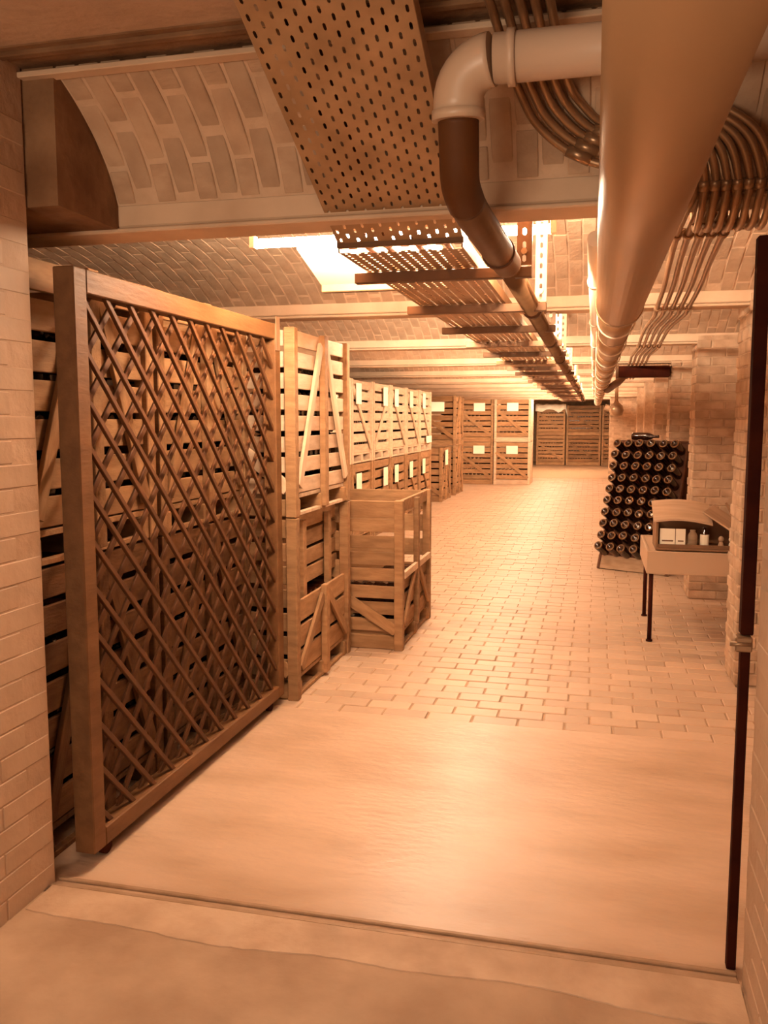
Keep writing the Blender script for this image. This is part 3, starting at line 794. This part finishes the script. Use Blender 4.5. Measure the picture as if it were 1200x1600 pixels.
for i in range(7):
    a = i * .031
    pts = [(.12, 2.66, 2.40 + .016 * i), (.20 + a * .4, 2.67, 2.40 + .016 * i), (.27 + a * .8, 2.69, 2.37 + .008 * i), (.295 + a, 2.74, 2.30), (.295 + a, 2.775, 2.235), (.295 + a, 2.85, 2.195), (.297 + a, 2.95, 2.20), (.30 + a, 3.04, 2.27), (.30 + a, 3.06, 2.42)]
    t = empty('conduit', (0, 0, 0)); tag(t, '%s from the left of seven looped conduits under the first beam at right' % n7[i], 'conduit', 'looped conduits under the first beam')
    tube('conduit_tube', smooth_path(pts, 6), .0115, 'conduit', t, 10)
    tube('coupling', [(.295 + a, 2.742, 2.295), (.295 + a, 2.756, 2.27)], .0165, 'conduit', t, 10)
# clamp saddle where the bundle crosses the beam and a hooked bracket further on
o = tube('saddle_bar', [(.24, 3.26, 2.262), (.50, 3.26, 2.262)], .008, 'bolt', None, 8); tag(o, 'thin steel bar holding the conduit bundle just past the first beam', 'bracket')
# dark duct crossing on the right
bd_ = empty('cross_duct', (.25, 10.6, 2.10)); tag(bd_, 'short black duct crossing to the third pillar under the beams', 'duct')
box('duct_body', (0, 0, 0), (.60, .22, .13), 'iron', bd_, .006)
box('duct_flange', (-.01, -.01, -.01), (.02, .23, .14), 'tray_dark', bd_, .003)
dp = empty('duct_branch', (0, 0, 0)); tag(dp, 'dark slanting branch pipe leaving the far part of the large duct', 'pipe')
tube('branch_pipe', [(.17, 12.6, 2.02), (.30, 12.0, 2.10), (.36, 11.0, 2.16)], .05, 'darkpipe', dp, 14)
fn = empty('pipe_valve', (.36, 15.0, 1.76)); tag(fn, 'pale round valve body hanging at the far end of the duct', 'valve')
link('valve_body', lathe_mesh('valve_body', [(.04, -.10), (.10, -.08), (.12, 0), (.10, .08), (.05, .12), (.03, .16), (.02, .84)], 'strut', 16), (0, 0, 0), parent=fn)
tube('valve_flange', [(-.02, 0, 0), (-.19, 0, .06)], .05, 'strut', fn, 14)
link('valve_wheel', lathe_mesh('valve_wheel', [(.01, 0), (.09, .0), (.09, .02), (.01, .02)], 'bolt', 14), (0, -.14, 0), (R(90), 0, 0), fn)

# ------------------------------------------------------------------ lamps
def batten(y, x0, x1, z, power, label, tubes=True, housing=True):
    t = empty('tube_lamp', ((x0 + x1) / 2, y, z)); tag(t, label, 'lamp', 'tube lamps above the cable tray')
    L = (x1 - x0) / 2
    if housing:
        box('lamp_housing', (-L, -.022, .045), (L, .022, .07), 'whitepipe', t, .004)
    tube('lamp_tube', [(-L + .02, 0, .0), (L - .02, 0, .0)], .019, 'tube', t, 12)
    for sx in (-1, 1): box('lamp_socket', (sx * (L - .01) - .012, -.02, -.02), (sx * (L - .01) + .012, .02, .032), 'whitepipe', t, .002)
    for sx in (-1, 1): box('hanger', (sx * L * .7 - .006, -.005, .065), (sx * L * .7 + .006, .005, .30), 'strut', t, 0)
    l = area('lamp_light', ((x0 + x1) / 2, y, z - .024), (0, 0, 0), (x1 - x0) * .92, .05, power * .22)
    l3 = area('lamp_light', ((x0 + x1) / 2, y, z + .08), (R(180), 0, 0), (x1 - x0) * .92, .04, power * 1.1)
    l2 = area('lamp_light', ((x0 + x1) / 2, y + .03, z + .0), (R(100), 0, 0), (x1 - x0) * .92, .06, power * .5)
    return t
batten(3.47, -1.42, -.16, 2.335, 210, 'nearest glowing tube lamp, behind the first beam over the cable tray')
ords = ['second', 'third', 'fourth', 'fifth', 'sixth', 'seventh', 'eighth', 'ninth', 'tenth']
for k in range(9):
    y = 5.95 + 2.6 * k
    batten(y, -1.55 if k else -1.5, -.25, 2.385, 210, '%s glowing tube lamp above the cable tray, counted from the doorway' % ords[k])
# luminaire box crossing beside the tray
lm = empty('lamp_cover', (-1.27, 3.62, 2.235)); tag(lm, 'pale trough shaped lamp cover jutting out left of the cable tray', 'lamp cover')
bm = bmesh.new()
prof = [(0, .10), (.34, .0), (.36, .0), (.36, .03), (.06, .12), (.0, .12)]
rings = [[bm.verts.new((x, y, z)) for y, z in prof] for x in (0, .62)]
for k in range(len(prof)):
    k2 = (k + 1) % len(prof); bm.faces.new((rings[0][k], rings[0][k2], rings[1][k2], rings[1][k]))
bm.faces.new(rings[0]); bm.faces.new(rings[1][::-1]); bmesh.ops.recalc_face_normals(bm, faces=bm.faces[:])
finish(bm, 'reflector', 'whitepipe', lm)
box('edge_channel', (0, .34, -.035), (.62, .385, .012), 'tray_dark', lm, .004)
